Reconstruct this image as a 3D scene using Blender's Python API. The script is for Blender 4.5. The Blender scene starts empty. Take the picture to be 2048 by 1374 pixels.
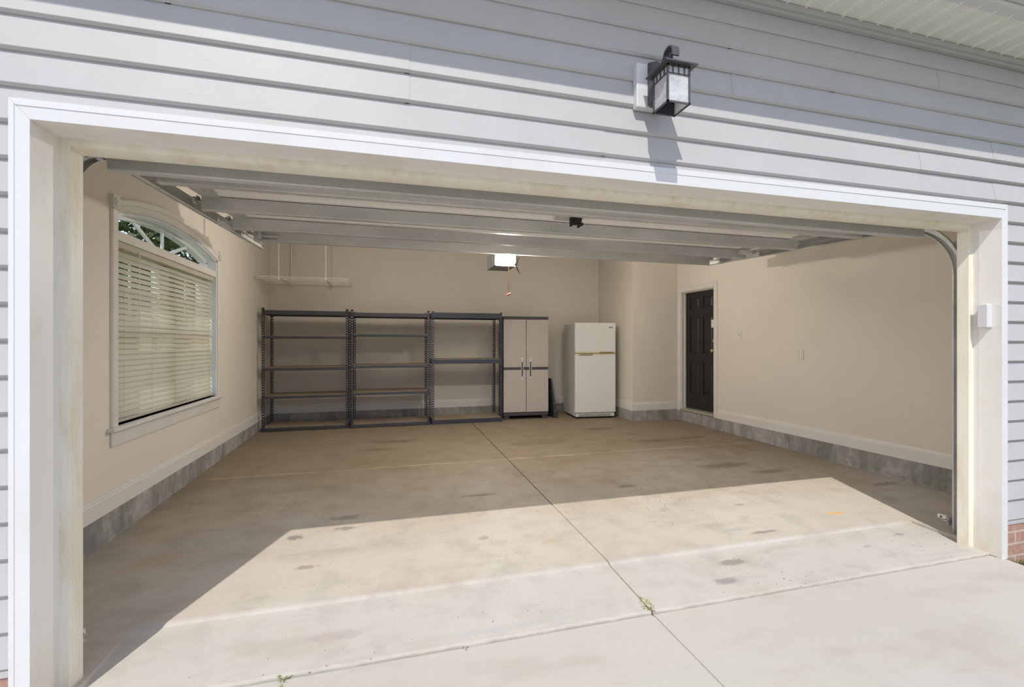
import bpy, math, random
from math import sin, cos, pi, radians
from mathutils import Vector, Matrix

random.seed(7)
S = bpy.context.scene
COL = S.collection
H = 1.36                      # camera height above the driveway

# ---------------------------------------------------------------- camera
cam_d = bpy.data.cameras.new('camera')
cam = bpy.data.objects.new('camera', cam_d)
COL.objects.link(cam)
cam_d.sensor_width = 36.0
cam_d.sensor_fit = 'HORIZONTAL'
cam_d.lens = 916.0 / 2048.0 * 36.0
cam_d.clip_start = 0.02
cam.location = (0, 0, H)
cam.rotation_euler = (pi / 2, 0, -math.atan(249.0 / 916.0))
S.camera = cam

# ---------------------------------------------------------------- sky, sun, exposure
S.view_settings.view_transform = 'Standard'
S.view_settings.look = 'None'
S.view_settings.gamma = 1.0
S.view_settings.use_curve_mapping = False
S.view_settings.exposure = 0.0
world = bpy.data.worlds.new('sky')
S.world = world
world.use_nodes = True
wn = world.node_tree.nodes; wl = world.node_tree.links
wn.clear()
w_out = wn.new('ShaderNodeOutputWorld'); w_bg = wn.new('ShaderNodeBackground')
w_geo = wn.new('ShaderNodeTexCoord'); w_sep = wn.new('ShaderNodeSeparateXYZ')
w_ramp = wn.new('ShaderNodeValToRGB')
wl.new(w_geo.outputs['Generated'], w_sep.inputs[0])
wl.new(w_sep.outputs['Z'], w_ramp.inputs[0])
w_ramp.color_ramp.elements[0].position = 0.0
w_ramp.color_ramp.elements[0].color = (0.92, 0.94, 1.0, 1)
w_ramp.color_ramp.elements[1].position = 0.8
w_ramp.color_ramp.elements[1].color = (0.42, 0.56, 0.90, 1)
e_ = w_ramp.color_ramp.elements.new(0.22); e_.color = (0.76, 0.84, 1.0, 1)
wl.new(w_ramp.outputs[0], w_bg.inputs['Color'])
w_bg.inputs['Strength'].default_value = 1.22
wl.new(w_bg.outputs[0], w_out.inputs[0])

sun_d = bpy.data.lights.new('sun', 'SUN')
sun_d.energy = 3.65
sun_d.angle = radians(0.53)
sun_d.color = (1.0, 0.965, 0.90)
sun = bpy.data.objects.new('sun', sun_d)
COL.objects.link(sun)
sun.rotation_euler = Vector((0.362, 1.0, -1.377)).to_track_quat('-Z', 'Y').to_euler()
sun.location = (-3, -8, 12)

# two unseen fill lamps added to brighten the room (lampholders built with the ceiling)
FILLS = ((-0.05, 5.7), (2.75, 5.5))
for lx, ly in FILLS:
    ld = bpy.data.lights.new('fill_light', 'POINT'); ld.shadow_soft_size = .22
    ld.energy = 21; ld.color = (1.0, .95, .87)
    lo = bpy.data.objects.new('fill_light', ld); COL.objects.link(lo); lo.location = (lx, ly, 2.80)

# ---------------------------------------------------------------- mesh builder
class MB:
    def __init__(s, xf=None):
        s.v = []; s.f = []; s.xf = xf
    def add(s, vs, fs):
        n = len(s.v)
        if s.xf: vs = [s.xf(*p) for p in vs]
        s.v += [tuple(p) for p in vs]
        s.f += [tuple(i + n for i in f) for f in fs]
        return s
    def hexa(s, p):           # 4 bottom, 4 top
        return s.add(p, [(3, 2, 1, 0), (4, 5, 6, 7), (0, 1, 5, 4), (1, 2, 6, 5), (2, 3, 7, 6), (3, 0, 4, 7)])
    def box(s, x0, x1, y0, y1, z0, z1):
        return s.hexa([(x0, y0, z0), (x1, y0, z0), (x1, y1, z0), (x0, y1, z0),
                       (x0, y0, z1), (x1, y0, z1), (x1, y1, z1), (x0, y1, z1)])
    def quad(s, a, b, c, d):
        return s.add([a, b, c, d], [(0, 1, 2, 3)])
    def loft(s, rings, cap=True, closed=True):
        n = len(rings[0]); vs = [p for r in rings for p in r]; fs = []
        for i in range(len(rings) - 1):
            for j in range(n if closed else n - 1):
                k = (j + 1) % n
                fs.append((i * n + j, i * n + k, (i + 1) * n + k, (i + 1) * n + j))
        if cap and closed:
            fs.append(tuple(range(n))[::-1]); fs.append(tuple(range((len(rings) - 1) * n, len(rings) * n)))
        return s.add(vs, fs)
    def tube(s, pts, r, n=8, cap=True):
        pts = [Vector(p) for p in pts]; rings = []
        rr = r if isinstance(r, (list, tuple)) else [r] * len(pts)
        up = None
        for i, p in enumerate(pts):
            a = pts[max(i - 1, 0)]; b = pts[min(i + 1, len(pts) - 1)]
            t = (b - a).normalized()
            if up is None:
                up = Vector((0, 0, 1)) if abs(t.z) < .9 else Vector((1, 0, 0))
            u = (up - t * up.dot(t)).normalized(); up = u
            w = t.cross(u)
            rings.append([p + u * rr[i] * cos(2 * pi * k / n) + w * rr[i] * sin(2 * pi * k / n) for k in range(n)])
        return s.loft(rings, cap)
    def cyl(s, a, b, r, n=16): return s.tube([a, b], r, n)

def build(name, mb, mat, parent=None, smooth=False, bevel=0.0, bseg=2):
    me = bpy.data.meshes.new(name)
    me.from_pydata(mb.v, [], mb.f)
    mats = mat if isinstance(mat, list) else [mat]
    for m in mats: me.materials.append(m)
    bm_fix(me)
    if smooth:
        for p in me.polygons: p.use_smooth = True
        me.set_sharp_from_angle(angle=radians(35))
    o = bpy.data.objects.new(name, me)
    COL.objects.link(o)
    if parent: o.parent = parent
    if bevel:
        m = o.modifiers.new('bevel', 'BEVEL'); m.width = bevel; m.segments = bseg
        m.limit_method = 'ANGLE'; m.angle_limit = radians(40)
    return o
import bmesh
def bm_fix(me):
    bm = bmesh.new(); bm.from_mesh(me)
    bmesh.ops.recalc_face_normals(bm, faces=bm.faces)
    bm.to_mesh(me); bm.free(); me.update()

def struct(name, mb, mat, parent=None, **k):
    o = build(name, mb, mat, parent, **k)
    if not parent: o['kind'] = 'structure'
    return o
def thing(name, label, cat, loc=(0, 0, 0), rz=0, group=None):
    o = bpy.data.objects.new(name, None); COL.objects.link(o)
    o.empty_display_size = .1
    o.location = loc; o.rotation_euler = (0, 0, rz)
    return tag(o, label, cat, group)
def tag(o, label, cat, group=None, kind=None):
    o['label'] = label; o['category'] = cat
    if group: o['group'] = group
    if kind: o['kind'] = kind
    return o
def place(o, loc):            # world-space mesh -> origin at loc
    me = o.data; L = Vector(loc)
    for v in me.vertices: v.co -= L
    o.location = L
    return o

# ---------------------------------------------------------------- materials
class NT:
    def __init__(s, name):
        s.m = bpy.data.materials.new(name); s.m.use_nodes = True
        s.t = s.m.node_tree; s.n = s.t.nodes; s.l = s.t.links
        s.b = s.n['Principled BSDF']; s.out = s.n['Material Output']
        s.geo = s.n.new('ShaderNodeNewGeometry'); s.tc = s.n.new('ShaderNodeTexCoord')
    def pos(s, scale=(1, 1, 1), obj=False):
        mp = s.n.new('ShaderNodeMapping'); mp.inputs['Scale'].default_value = scale
        s.l.new(s.tc.outputs['Object'] if obj else s.geo.outputs['Position'], mp.inputs[0])
        return mp.outputs[0]
    def noise(s, sc, det=4, rough=.55, vec=None, scale=(1, 1, 1)):
        n = s.n.new('ShaderNodeTexNoise'); n.inputs['Scale'].default_value = sc
        n.inputs['Detail'].default_value = det; n.inputs['Roughness'].default_value = rough
        s.l.new(vec if vec else s.pos(scale), n.inputs['Vector'])
        return n.outputs[0]
    def ramp(s, fac, stops):
        r = s.n.new('ShaderNodeValToRGB'); e = r.color_ramp.elements
        while len(e) < len(stops): e.new(.5)
        for i, (p, c) in enumerate(stops):
            e[i].position = p
            e[i].color = (c, c, c, 1) if isinstance(c, (int, float)) else (*c, 1)
        s.l.new(fac, r.inputs[0]); return r.outputs[0]
    def mix(s, fac, a, b, mode='MIX'):
        m = s.n.new('ShaderNodeMix'); m.data_type = 'RGBA'; m.blend_type = mode
        for i, v in ((0, fac), (6, a), (7, b)):
            sock = m.inputs[i]
            if isinstance(v, (int, float)): sock.default_value = v if i == 0 else (v, v, v, 1)
            elif isinstance(v, tuple): sock.default_value = (*v, 1)
            else: s.l.new(v, sock)
        return m.outputs[2]
    def math(s, op, a, b=None, c=None):
        m = s.n.new('ShaderNodeMath'); m.operation = op
        for i, v in enumerate((a, b, c)):
            if v is None: continue
            if isinstance(v, (int, float)): m.inputs[i].default_value = v
            else: s.l.new(v, m.inputs[i])
        return m.outputs[0]
    def xyz(s):
        q = s.n.new('ShaderNodeSeparateXYZ'); s.l.new(s.geo.outputs['Position'], q.inputs[0]); return q.outputs
    def color(s, c):
        if isinstance(c, tuple): s.b.inputs['Base Color'].default_value = (*c, 1)
        else: s.l.new(c, s.b.inputs['Base Color'])
    def rough(s, r):
        if isinstance(r, (int, float)): s.b.inputs['Roughness'].default_value = r
        else: s.l.new(r, s.b.inputs['Roughness'])
    def bump(s, h, st=.2, d=.01):
        b = s.n.new('ShaderNodeBump'); b.inputs['Strength'].default_value = st; b.inputs['Distance'].default_value = d
        s.l.new(h, b.inputs['Height']); s.l.new(b.outputs[0], s.b.inputs['Normal'])
    def set(s, **k):
        for a, v in k.items(): s.b.inputs[a.replace('_', ' ')].default_value = v
        return s

def lin(r, g, b):
    f = lambda c: (c / 255 / 12.92) if c <= 10 else ((c / 255 + .055) / 1.055) ** 2.4
    return (f(r), f(g), f(b))

def simple(name, c, rough=.5, metal=0, var=.06, sc=14, bump=0, scale=(1, 1, 1)):
    t = NT(name)
    n = t.noise(sc, 4, .6, scale=scale)
    k = t.ramp(n, [(.3, 1 - var), (.7, 1.0)])
    t.color(t.mix(1.0, tuple(c), k, 'MULTIPLY'))
    t.rough(t.ramp(n, [(.3, max(rough - .06, .02)), (.7, min(rough + .06, 1))]))
    t.set(Metallic=metal)
    if bump: t.bump(n, bump, .004)
    return t.m

def m_siding():
    t = NT('vinyl_siding')
    g = t.noise(60, 5, .7, scale=(.12, 1, 1.6))
    d = t.noise(3, 4, .6)
    c = t.mix(t.ramp(d, [(.35, 0.0), (.75, 1.0)]), (.455, .447, .447), (.425, .416, .414))
    t.color(c); t.rough(.5); t.bump(g, .12, .004); t.set(Specular_IOR_Level=.3); return t.m
def m_trim():
    t = NT('vinyl_trim')
    d = t.noise(5, 5, .6, scale=(1, 1, .35))
    t.color(t.mix(t.ramp(d, [(.5, 0.0), (.8, .6)]), (.64, .64, .645), (.58, .55, .50)))
    t.rough(.4); return t.m
def m_jamb():
    t = NT('jamb_vinyl')
    d = t.noise(4, 5, .65, scale=(1, 1, .5))
    z = t.xyz()[2]
    low = t.ramp(z, [(.0, 1.0), (.35, 0.0)])
    f = t.math('MAXIMUM', t.ramp(d, [(.52, 0.0), (.8, .55)]), t.math('MULTIPLY', low, t.ramp(d, [(.35, .1), (.6, .9)])))
    t.color(t.mix(f, (.80, .775, .735), (.60, .51, .37))); t.rough(.45); return t.m
def m_stop():
    t = NT('aged_stop_vinyl')
    d = t.noise(9, 5, .7, scale=(1, 1, .22))
    t.color(t.mix(t.ramp(d, [(.45, 0.0), (.75, .9)]), (.76, .72, .61), (.63, .53, .36))); t.rough(.5); return t.m
def m_wall(name='painted_wall', base=(.73, .67, .58)):
    t = NT(name)
    a = t.noise(1.3, 3, .5); b = t.noise(7, 6, .7); f = t.noise(160, 3, .5)
    c = t.mix(t.ramp(a, [(.3, 0.0), (.7, 1.0)]), tuple(base), tuple(v * .95 for v in base))
    c = t.mix(t.ramp(b, [(.66, 0.0), (.80, .28)]), c, tuple(v * .66 for v in base))
    t.color(c); t.rough(.75); t.bump(f, .05, .003); t.set(Specular_IOR_Level=.2); return t.m
def m_base():
    t = NT('baseboard_paint')
    a = t.noise(5, 5, .6, scale=(.5, .5, 2))
    t.color(t.mix(t.ramp(a, [(.5, 0.0), (.8, .5)]), (.74, .70, .65), (.62, .56, .50))); t.rough(.45); return t.m
def m_block():
    t = NT('foundation_block')
    p = t.xyz()
    br = t.n.new('ShaderNodeTexBrick')
    cv = t.n.new('ShaderNodeCombineXYZ')
    t.l.new(t.math('ADD', p[0], p[1]), cv.inputs[0]); t.l.new(t.math('SUBTRACT', p[2], .065), cv.inputs[1])
    t.l.new(cv.outputs[0], br.inputs['Vector'])
    br.offset = .5; br.inputs['Scale'].default_value = 1.0
    br.inputs['Brick Width'].default_value = .61; br.inputs['Row Height'].default_value = .203
    br.inputs['Mortar Size'].default_value = .007
    br.inputs['Color1'].default_value = (.30, .285, .265, 1); br.inputs['Color2'].default_value = (.40, .38, .35, 1)
    br.inputs['Mortar'].default_value = (.42, .39, .35, 1)
    n = t.noise(9, 7, .75); n2 = t.noise(3, 5, .7, scale=(1, 1, .3))
    c = t.mix(t.ramp(n, [(.48, 0.0), (.66, .7)]), br.outputs[0], (.56, .53, .50))
    c = t.mix(t.ramp(n2, [(.45, 0.0), (.62, .75)]), c, (.17, .165, .16))
    t.color(c); t.rough(.9); t.bump(n, .35, .01); return t.m
def m_concrete(name, base, dark, joints=False, stains=(), spots=True):
    t = NT(name)
    a = t.noise(.9, 5, .6); b = t.noise(5, 6, .65); fine = t.noise(70, 4, .6); big = t.noise(2.2, 4, .6, scale=(.6, 1.4, 1))
    c = t.mix(t.ramp(a, [(.35, 0.0), (.7, 1.0)]), tuple(base), tuple(dark))
    c = t.mix(t.ramp(b, [(.48, 0.0), (.70, .55 if spots else .2)]), c, tuple(v * .74 for v in dark))
    c = t.mix(t.ramp(fine, [(.3, .25), (.7, 0.0)]), c, tuple(v * .80 for v in base))
    c = t.mix(t.ramp(big, [(.55, 0.0), (.72, .5)]), c, (base[0] * .78, base[1] * .68, base[2] * .56))
    streak = t.noise(3.2, 6, .7, scale=(.35, 1.6, 1))
    c = t.mix(t.ramp(streak, [(.56, 0.0), (.72, .40 if spots else .12)]), c, tuple(v * .62 for v in dark))
    if spots:
        vo = t.n.new('ShaderNodeTexVoronoi'); vo.inputs['Scale'].default_value = 21
        t.l.new(t.pos(), vo.inputs['Vector'])
        dd = t.math('ADD', vo.outputs['Distance'], t.math('MULTIPLY', t.noise(1.1, 3, .6), .55))
        c = t.mix(t.ramp(dd, [(.30, .8), (.34, 0.0)]), c, (.15, .13, .11))
    p = t.xyz()
    wob = t.math('MULTIPLY', t.math('SUBTRACT', t.noise(20, 5, .8), .5), 3.0)
    for (sx, sy, rx, ry, col, st) in stains:
        dx = t.math('DIVIDE', t.math('SUBTRACT', p[0], sx), rx); dy = t.math('DIVIDE', t.math('SUBTRACT', p[1], sy), ry)
        r = t.math('SQRT', t.math('ADD', t.math('MULTIPLY', dx, dx), t.math('MULTIPLY', dy, dy)))
        r = t.math('ADD', r, wob)
        c = t.mix(t.ramp(r, [(.55, st), (1.0, 0.0)]), c, tuple(col))
    if joints:
        # brown stain, deepened as painted shade on the inner slab, fading toward the doorway
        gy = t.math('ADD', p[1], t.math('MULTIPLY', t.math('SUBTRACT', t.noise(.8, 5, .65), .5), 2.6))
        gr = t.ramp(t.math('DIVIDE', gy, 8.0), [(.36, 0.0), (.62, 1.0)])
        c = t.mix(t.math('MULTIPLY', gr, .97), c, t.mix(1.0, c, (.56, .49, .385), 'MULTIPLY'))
        dj = t.math('ABSOLUTE', t.math('ADD', t.math('SUBTRACT', p[1], 4.92), t.math('MULTIPLY', t.noise(3, 2, .5), .02)))
        c = t.mix(t.math('MULTIPLY', t.ramp(dj, [(.004, 1.0), (.012, 0.0)]), t.ramp(b, [(.35, .9), (.6, .25)])), c, (.62, .55, .46))
    t.color(c); t.rough(t.ramp(b, [(.3, .62), (.7, .85)])); t.bump(t.math('ADD', t.math('MULTIPLY', fine, .6), b), .12, .01)
    t.set(Specular_IOR_Level=.35)
    return t.m
def m_brick():
    t = NT('red_brick')
    p = t.xyz(); cv = t.n.new('ShaderNodeCombineXYZ'); br = t.n.new('ShaderNodeTexBrick')
    t.l.new(t.math('ADD', p[0], p[1]), cv.inputs[0]); t.l.new(p[2], cv.inputs[1]); t.l.new(cv.outputs[0], br.inputs['Vector'])
    br.inputs['Scale'].default_value = 1; br.inputs['Brick Width'].default_value = .21; br.inputs['Row Height'].default_value = .0765
    br.inputs['Mortar Size'].default_value = .006; br.offset = .5
    br.inputs['Color1'].default_value = (.36, .19, .14, 1); br.inputs['Color2'].default_value = (.30, .185, .145, 1)
    br.inputs['Mortar'].default_value = (.46, .40, .34, 1)
    n = t.noise(40, 5, .7)
    t.color(t.mix(t.ramp(n, [(.4, 0.0), (.8, .6)]), br.outputs[0], (.60, .42, .33)))
    t.rough(.9); t.bump(n, .3, .01); return t.m
def m_galv():
    t = NT('galvanised_steel')
    a = t.noise(5, 5, .6, scale=(.35, 1, 1)); b = t.noise(60, 4, .6)
    c = t.mix(t.ramp(a, [(.35, 0.0), (.7, 1.0)]), (.60, .60, .575), (.45, .45, .43))
    c = t.mix(t.ramp(b, [(.4, 0.0), (.8, .3)]), c, (.72, .72, .68))
    t.color(c); t.set(Metallic=.25); t.rough(t.ramp(a, [(.3, .42), (.7, .6)])); return t.m
def m_glass(name, tint=(.94, .97, .96), rough=0.0, gloss=.08):
    m = bpy.data.materials.new(name); m.use_nodes = True; n = m.node_tree.nodes; l = m.node_tree.links
    n.clear(); o = n.new('ShaderNodeOutputMaterial'); mx = n.new('ShaderNodeMixShader')
    a = n.new('ShaderNodeBsdfTransparent'); a.inputs[0].default_value = (*tint, 1)
    g = n.new('ShaderNodeBsdfGlossy'); g.inputs['Roughness'].default_value = rough
    fr = n.new('ShaderNodeLayerWeight'); pw = n.new('ShaderNodeMath'); pw.operation = 'POWER'; pw.inputs[1].default_value = 6.0
    l.new(fr.outputs['Facing'], pw.inputs[0])
    l.new(pw.outputs[0], mx.inputs[0]); l.new(a.outputs[0], mx.inputs[1]); l.new(g.outputs[0], mx.inputs[2]); l.new(mx.outputs[0], o.inputs[0])
    return m
def m_seedy():
    t = NT('seedy_glass')
    n = t.noise(28, 4, .7)
    t.color(t.mix(t.ramp(n, [(.35, 0.0), (.7, 1.0)]), (.92, .92, .92), (.66, .665, .69)))
    t.rough(.25); t.set(Transmission_Weight=.45, IOR=1.2); t.bump(n, .5, .01); return t.m
def m_slat():
    t = NT('blind_slat')
    tr = t.n.new('ShaderNodeBsdfTranslucent'); tr.inputs[0].default_value = (.92, .90, .76, 1)
    n = t.noise(3, 3, .5)
    t.color(t.mix(t.ramp(n, [(.3, 0.0), (.7, 1.0)]), (.62, .575, .465), (.57, .53, .425))); t.rough(.5)
    mx = t.n.new('ShaderNodeMixShader'); mx.inputs[0].default_value = .22
    t.l.new(t.b.outputs[0], mx.inputs[1]); t.l.new(tr.outputs[0], mx.inputs[2]); t.l.new(mx.outputs[0], t.out.inputs[0])
    return t.m
def m_leaf(name, c1, c2):
    t = NT(name)
    n = t.noise(6, 3, .6)
    col = t.mix(t.ramp(n, [(.3, 0.0), (.7, 1.0)]), tuple(c1), tuple(c2)); t.color(col); t.rough(.55)
    tr = t.n.new('ShaderNodeBsdfTranslucent'); t.l.new(col, tr.inputs[0])
    mx = t.n.new('ShaderNodeMixShader'); mx.inputs[0].default_value = .35
    t.l.new(t.b.outputs[0], mx.inputs[1]); t.l.new(tr.outputs[0], mx.inputs[2]); t.l.new(mx.outputs[0], t.out.inputs[0])
    return t.m
def m_soffit():
    t = NT('perforated_soffit')
    p = t.xyz()
    fx = t.math('FRACT', t.math('DIVIDE', p[0], .127))
    inx = t.math('MULTIPLY', t.math('GREATER_THAN', fx, .16), t.math('LESS_THAN', fx, .90))
    gx = t.math('SUBTRACT', t.math('FRACT', t.math('MULTIPLY', p[0], 118.11)), .5)
    gy = t.math('SUBTRACT', t.math('FRACT', t.math('MULTIPLY', p[1], 105.0)), .5)
    r = t.math('SQRT', t.math('ADD', t.math('MULTIPLY', gx, gx), t.math('MULTIPLY', gy, gy)))
    hole = t.math('MULTIPLY', t.math('LESS_THAN', r, .24), inx)
    t.color(t.mix(hole, (.86, .85, .80), (.40, .39, .36))); t.rough(.5); return t.m
def m_board():
    t = NT('particle_board')
    n = t.noise(120, 4, .8); a = t.noise(3, 3, .5)
    c = t.mix(t.ramp(n, [(.3, 0.0), (.7, 1.0)]), (.30, .235, .17), (.24, .18, .125))
    t.color(t.mix(t.ramp(a, [(.4, 0.0), (.7, .4)]), c, (.36, .28, .20))); t.rough(.8); return t.m

M = dict(
    siding=m_siding(), trim=m_trim(), jamb=m_jamb(), stop=m_stop(), wall=m_wall(), base=m_base(), block=m_block(),
    ceiling=m_wall('ceiling_paint', (.72, .69, .64)),
    brick=m_brick(), galv=m_galv(), soffit=m_soffit(), board=m_board(), seedy=m_seedy(), slat=m_slat(),
    glass=m_glass('window_glass', (.93, .97, .95)),
    post=simple('dark_steel', (.050, .050, .062), .42, .3, .25, 20),
    post2=simple('slate_steel', (.060, .062, .085), .40, .3, .2, 18),
    beam=simple('beam_steel', (.085, .083, .095), .38, .4, .2, 16),
    dark=simple('black_plastic', (.022, .022, .027), .45, 0, .2),
    bronze=simple('lantern_bronze', (.125, .122, .125), .45, .5, .3, 30),
    white=simple('white_plastic', (.66, .66, .67), .35, 0, .04),
    steelw=simple('white_wire', (.80, .77, .72), .4, 0, .05),
    panel=simple('door_panel_paint', (.93, .88, .84), .5, 0, .05, 4, 0),
    cab=simple('taupe_plastic', (.50, .45, .405), .45, 0, .06, 5, .03),
    cabd=simple('charcoal_plastic', (.065, .055, .062), .5, 0, .12, 12),
    silver=simple('silver_plastic', (.60, .58, .54), .3, .4, .08, 20),
    fridge=simple('fridge_enamel', (.77, .765, .735), .32, 0, .03, 90, .05),
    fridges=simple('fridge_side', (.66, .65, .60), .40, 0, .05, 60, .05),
    cream=simple('cream_plastic', (.76, .68, .44), .4, 0, .05),
    grille=simple('grille_grey', (.22, .22, .21), .5, 0, .2),
    doorblk=simple('dark_door_paint', (.015, .012, .012), .45, 0, .15, 6, .02),
    casing=simple('casing_paint', (.72, .68, .63), .4, 0, .06, 6),
    sash=simple('sash_vinyl', (.76, .80, .80), .35, 0, .05),
    brass=simple('brushed_brass', (.62, .50, .28), .3, .8, .1),
    yellow=simple('yellow_label', (.72, .52, .05), .5, 0, .2, 40),
    red=simple('red_plastic', (.55, .05, .04), .4, 0, .05),
    cord=simple('red_cord', (.40, .13, .10), .7, 0, .1),
    lens=simple('opener_lens', (.45, .46, .45), .25, 0, .04),
    alu=simple('threshold_metal', (.62, .55, .42), .4, .4, .2, 20),
    gutter=simple('gutter_aluminium', (.60, .60, .60), .35, .1, .06),
    joints=simple('joint_sand', (.34, .28, .21), .9, 0, .5, 60),
    jointd=simple('joint_filler', (.045, .038, .033), .9, 0, .3, 30),
    bulb=simple('frosted_bulb', (.85, .85, .84), .2, 0, .02),
    black=simple('rubber_black', (.015, .015, .015), .7, 0, .1),
    outlet=simple('outlet_plate', (.70, .65, .57), .4, 0, .03),
    leaf=m_leaf('tree_leaf', (.045, .085, .02), (.10, .15, .035)),
    weed=m_leaf('weed_leaf', (.22, .27, .05), (.34, .36, .09)),
    dry=m_leaf('dry_grass', (.20, .20, .07), (.36, .32, .14)),
    bark=simple('tree_bark', (.10, .075, .055), .9, 0, .4, 20, .3),
    lawn=simple('lawn_soil', (.16, .17, .06), .95, 0, .5, 12, .3),
)
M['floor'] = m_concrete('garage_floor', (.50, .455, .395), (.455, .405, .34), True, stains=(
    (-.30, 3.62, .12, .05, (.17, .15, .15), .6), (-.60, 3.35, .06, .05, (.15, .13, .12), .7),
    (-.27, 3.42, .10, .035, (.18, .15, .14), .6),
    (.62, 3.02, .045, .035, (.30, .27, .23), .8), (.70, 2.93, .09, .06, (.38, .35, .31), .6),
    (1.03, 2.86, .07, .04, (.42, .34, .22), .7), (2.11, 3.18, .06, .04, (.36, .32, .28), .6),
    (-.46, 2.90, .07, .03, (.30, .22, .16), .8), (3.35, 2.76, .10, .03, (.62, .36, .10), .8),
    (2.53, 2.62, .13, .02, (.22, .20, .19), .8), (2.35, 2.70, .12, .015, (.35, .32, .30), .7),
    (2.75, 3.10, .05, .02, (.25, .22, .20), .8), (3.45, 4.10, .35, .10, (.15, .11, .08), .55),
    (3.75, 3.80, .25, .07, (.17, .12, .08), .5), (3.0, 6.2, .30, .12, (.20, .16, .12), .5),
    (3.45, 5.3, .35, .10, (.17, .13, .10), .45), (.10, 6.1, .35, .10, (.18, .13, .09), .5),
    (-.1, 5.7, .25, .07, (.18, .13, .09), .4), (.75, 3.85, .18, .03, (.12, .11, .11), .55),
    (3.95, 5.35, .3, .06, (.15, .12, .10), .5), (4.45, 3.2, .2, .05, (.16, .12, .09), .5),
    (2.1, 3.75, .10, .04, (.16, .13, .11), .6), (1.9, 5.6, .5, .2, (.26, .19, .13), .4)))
M['apron'] = m_concrete('apron_concrete', (.50, .465, .415), (.46, .425, .375), False, stains=(
    (-.25, 2.24, .16, .04, (.38, .32, .30), .6), (2.02, 2.34, .12, .035, (.20, .18, .18), .7),
    (1.85, 2.18, .10, .03, (.22, .20, .20), .7), (3.45, 2.38, .05, .02, (.24, .22, .22), .7),
    (.55, 2.10, .55, .02, (.40, .39, .38), .5), (3.05, 2.30, .04, .015, (.3, .28, .27), .7)))
M['drive'] = m_concrete('driveway_concrete', (.495, .46, .41), (.465, .43, .38), False, spots=False)

# ---------------------------------------------------------------- setting: ground and floor
FZ = lambda y: 0.045 + (y - 2.5) * .0145          # garage slab rises gently to the back
XL, YB = -1.775, 7.88                              # left wall and back wall planes
JX = 1.283                                         # long expansion joint
mb = MB()
for x0, x1 in ((XL - .02, JX - .004), (JX + .004, 4.95)):
    mb.hexa([(x0, 2.52, -.2), (x1, 2.52, -.2), (x1, YB + .02, -.2), (x0, YB + .02, -.2),
             (x0, 2.52, FZ(2.52)), (x1, 2.52, FZ(2.52)), (x1, YB + .02, FZ(YB)), (x0, YB + .02, FZ(YB))])
# slab shoulders either side of the recessed apron
for x0, x1 in ((XL - .02, -1.14), (3.745, 4.95)):
    mb.box(x0, x1, 2.06, 2.52, -.2, FZ(2.52))
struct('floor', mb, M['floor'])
mb = MB()                                          # sloped apron with a raised, rounded back lip
prof = [(2.035, -.2), (2.035, .008), (2.05, .012), (2.46, .030), (2.49, .0335), (2.505, .0425), (2.520, FZ(2.52)), (2.520, -.2)]
random.seed(3)
for x0, x1 in ((-1.14, JX - .004), (JX + .004, 3.745)):
    n = 60; rings = []
    for i in range(n + 1):
        x = x0 + (x1 - x0) * i / n; j = random.uniform(-.004, .004)
        rings.append([(x, y + (j if y < 2.06 else 0), z) for y, z in prof])
    mb.loft(rings)
struct('apron', mb, M['apron'])
for segs, mt in ((((3.47, 7.86, .053, .112),), M['jointd']), (((2.04, 2.47, .009, .0285), (2.47, 2.53, .0285, .043), (2.53, 3.47, .043, .0575)), M['joints'])):
    mb = MB()
    for ya, yb_, za, zb_ in segs:
        mb.hexa([(JX - .004, ya, -.1), (JX + .004, ya, -.1), (JX + .004, yb_, -.1), (JX - .004, yb_, -.1), (JX - .004, ya, za), (JX + .004, ya, za), (JX + .004, yb_, zb_), (JX - .004, yb_, zb_)])
    struct('floor_joint', mb, mt)
mb = MB()
for x0, x1 in ((-7, JX - .006), (JX + .006, 3.76)):
    mb.box(x0, x1, -16, 2.03, -.2, 0)
mb.box(JX - .006, JX + .006, -16, 2.03, -.2, -.005)
mb.box(-7, 3.76, 2.03, 2.034, -.2, -.010)
struct('driveway', mb, M['drive'])
struct('lawn_ground', MB().box(-60, 60, -60, 60, -.5, -.06), M['lawn'])

# ---------------------------------------------------------------- setting: facade
K0, DK = .227, .12667
SE = {15: [3.686], 16: [1.0, 3.69], 17: [.09, 3.05], 18: [.09, 3.673], 19: [-.783, 1.72], 20: [2.4], 21: [1.72, 3.2], 22: [.4]}
def course(mb, x0, x1, z0, z1, k):
    cuts = [x0] + [s for s in SE.get(k, []) if x0 < s < x1] + [x1]
    for i in range(len(cuts) - 1):
        dy = .0018 if i % 2 else 0.0
        zz = (z0 - K0) / DK - math.floor((z0 - K0) / DK + 1e-6)
        y0 = 1.980 + .0165 * zz + dy
        y1 = 1.980 + .0165 * (zz + (z1 - z0) / DK) + dy
        a = cuts[i] - (.02 if i % 2 else 0); b = cuts[i + 1]
        p = [(2.004, z0), (y0 + .009, z0), (y0 + .001, z0 + .009), (y0, z0 + .011), (y1, z1 + .004), (2.004, z1 + .004)]
        mb.loft([[(a, y, z) for y, z in p], [(b, y, z) for y, z in p]])
mb = MB()
for k in range(0, 16):
    z0 = K0 + DK * k
    course(mb, -2.1, -1.253, z0, z0 + DK, -1)
    course(mb, 3.776, 7.2, z0, z0 + DK, -1)
course(mb, -1.26, 3.79, 2.20, K0 + DK * 16, 15)
for k in range(16, 23):
    z0 = K0 + DK * k
    course(mb, -2.1, 7.2, z0, min(z0 + DK, 3.155), k)
mb.box(-2.1, 7.2, 1.955, 1.985, 3.130, 3.162)       # receiver channel under the soffit
mb.box(-2.1, 7.2, 1.968, 1.992, 3.112, 3.130)
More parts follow.
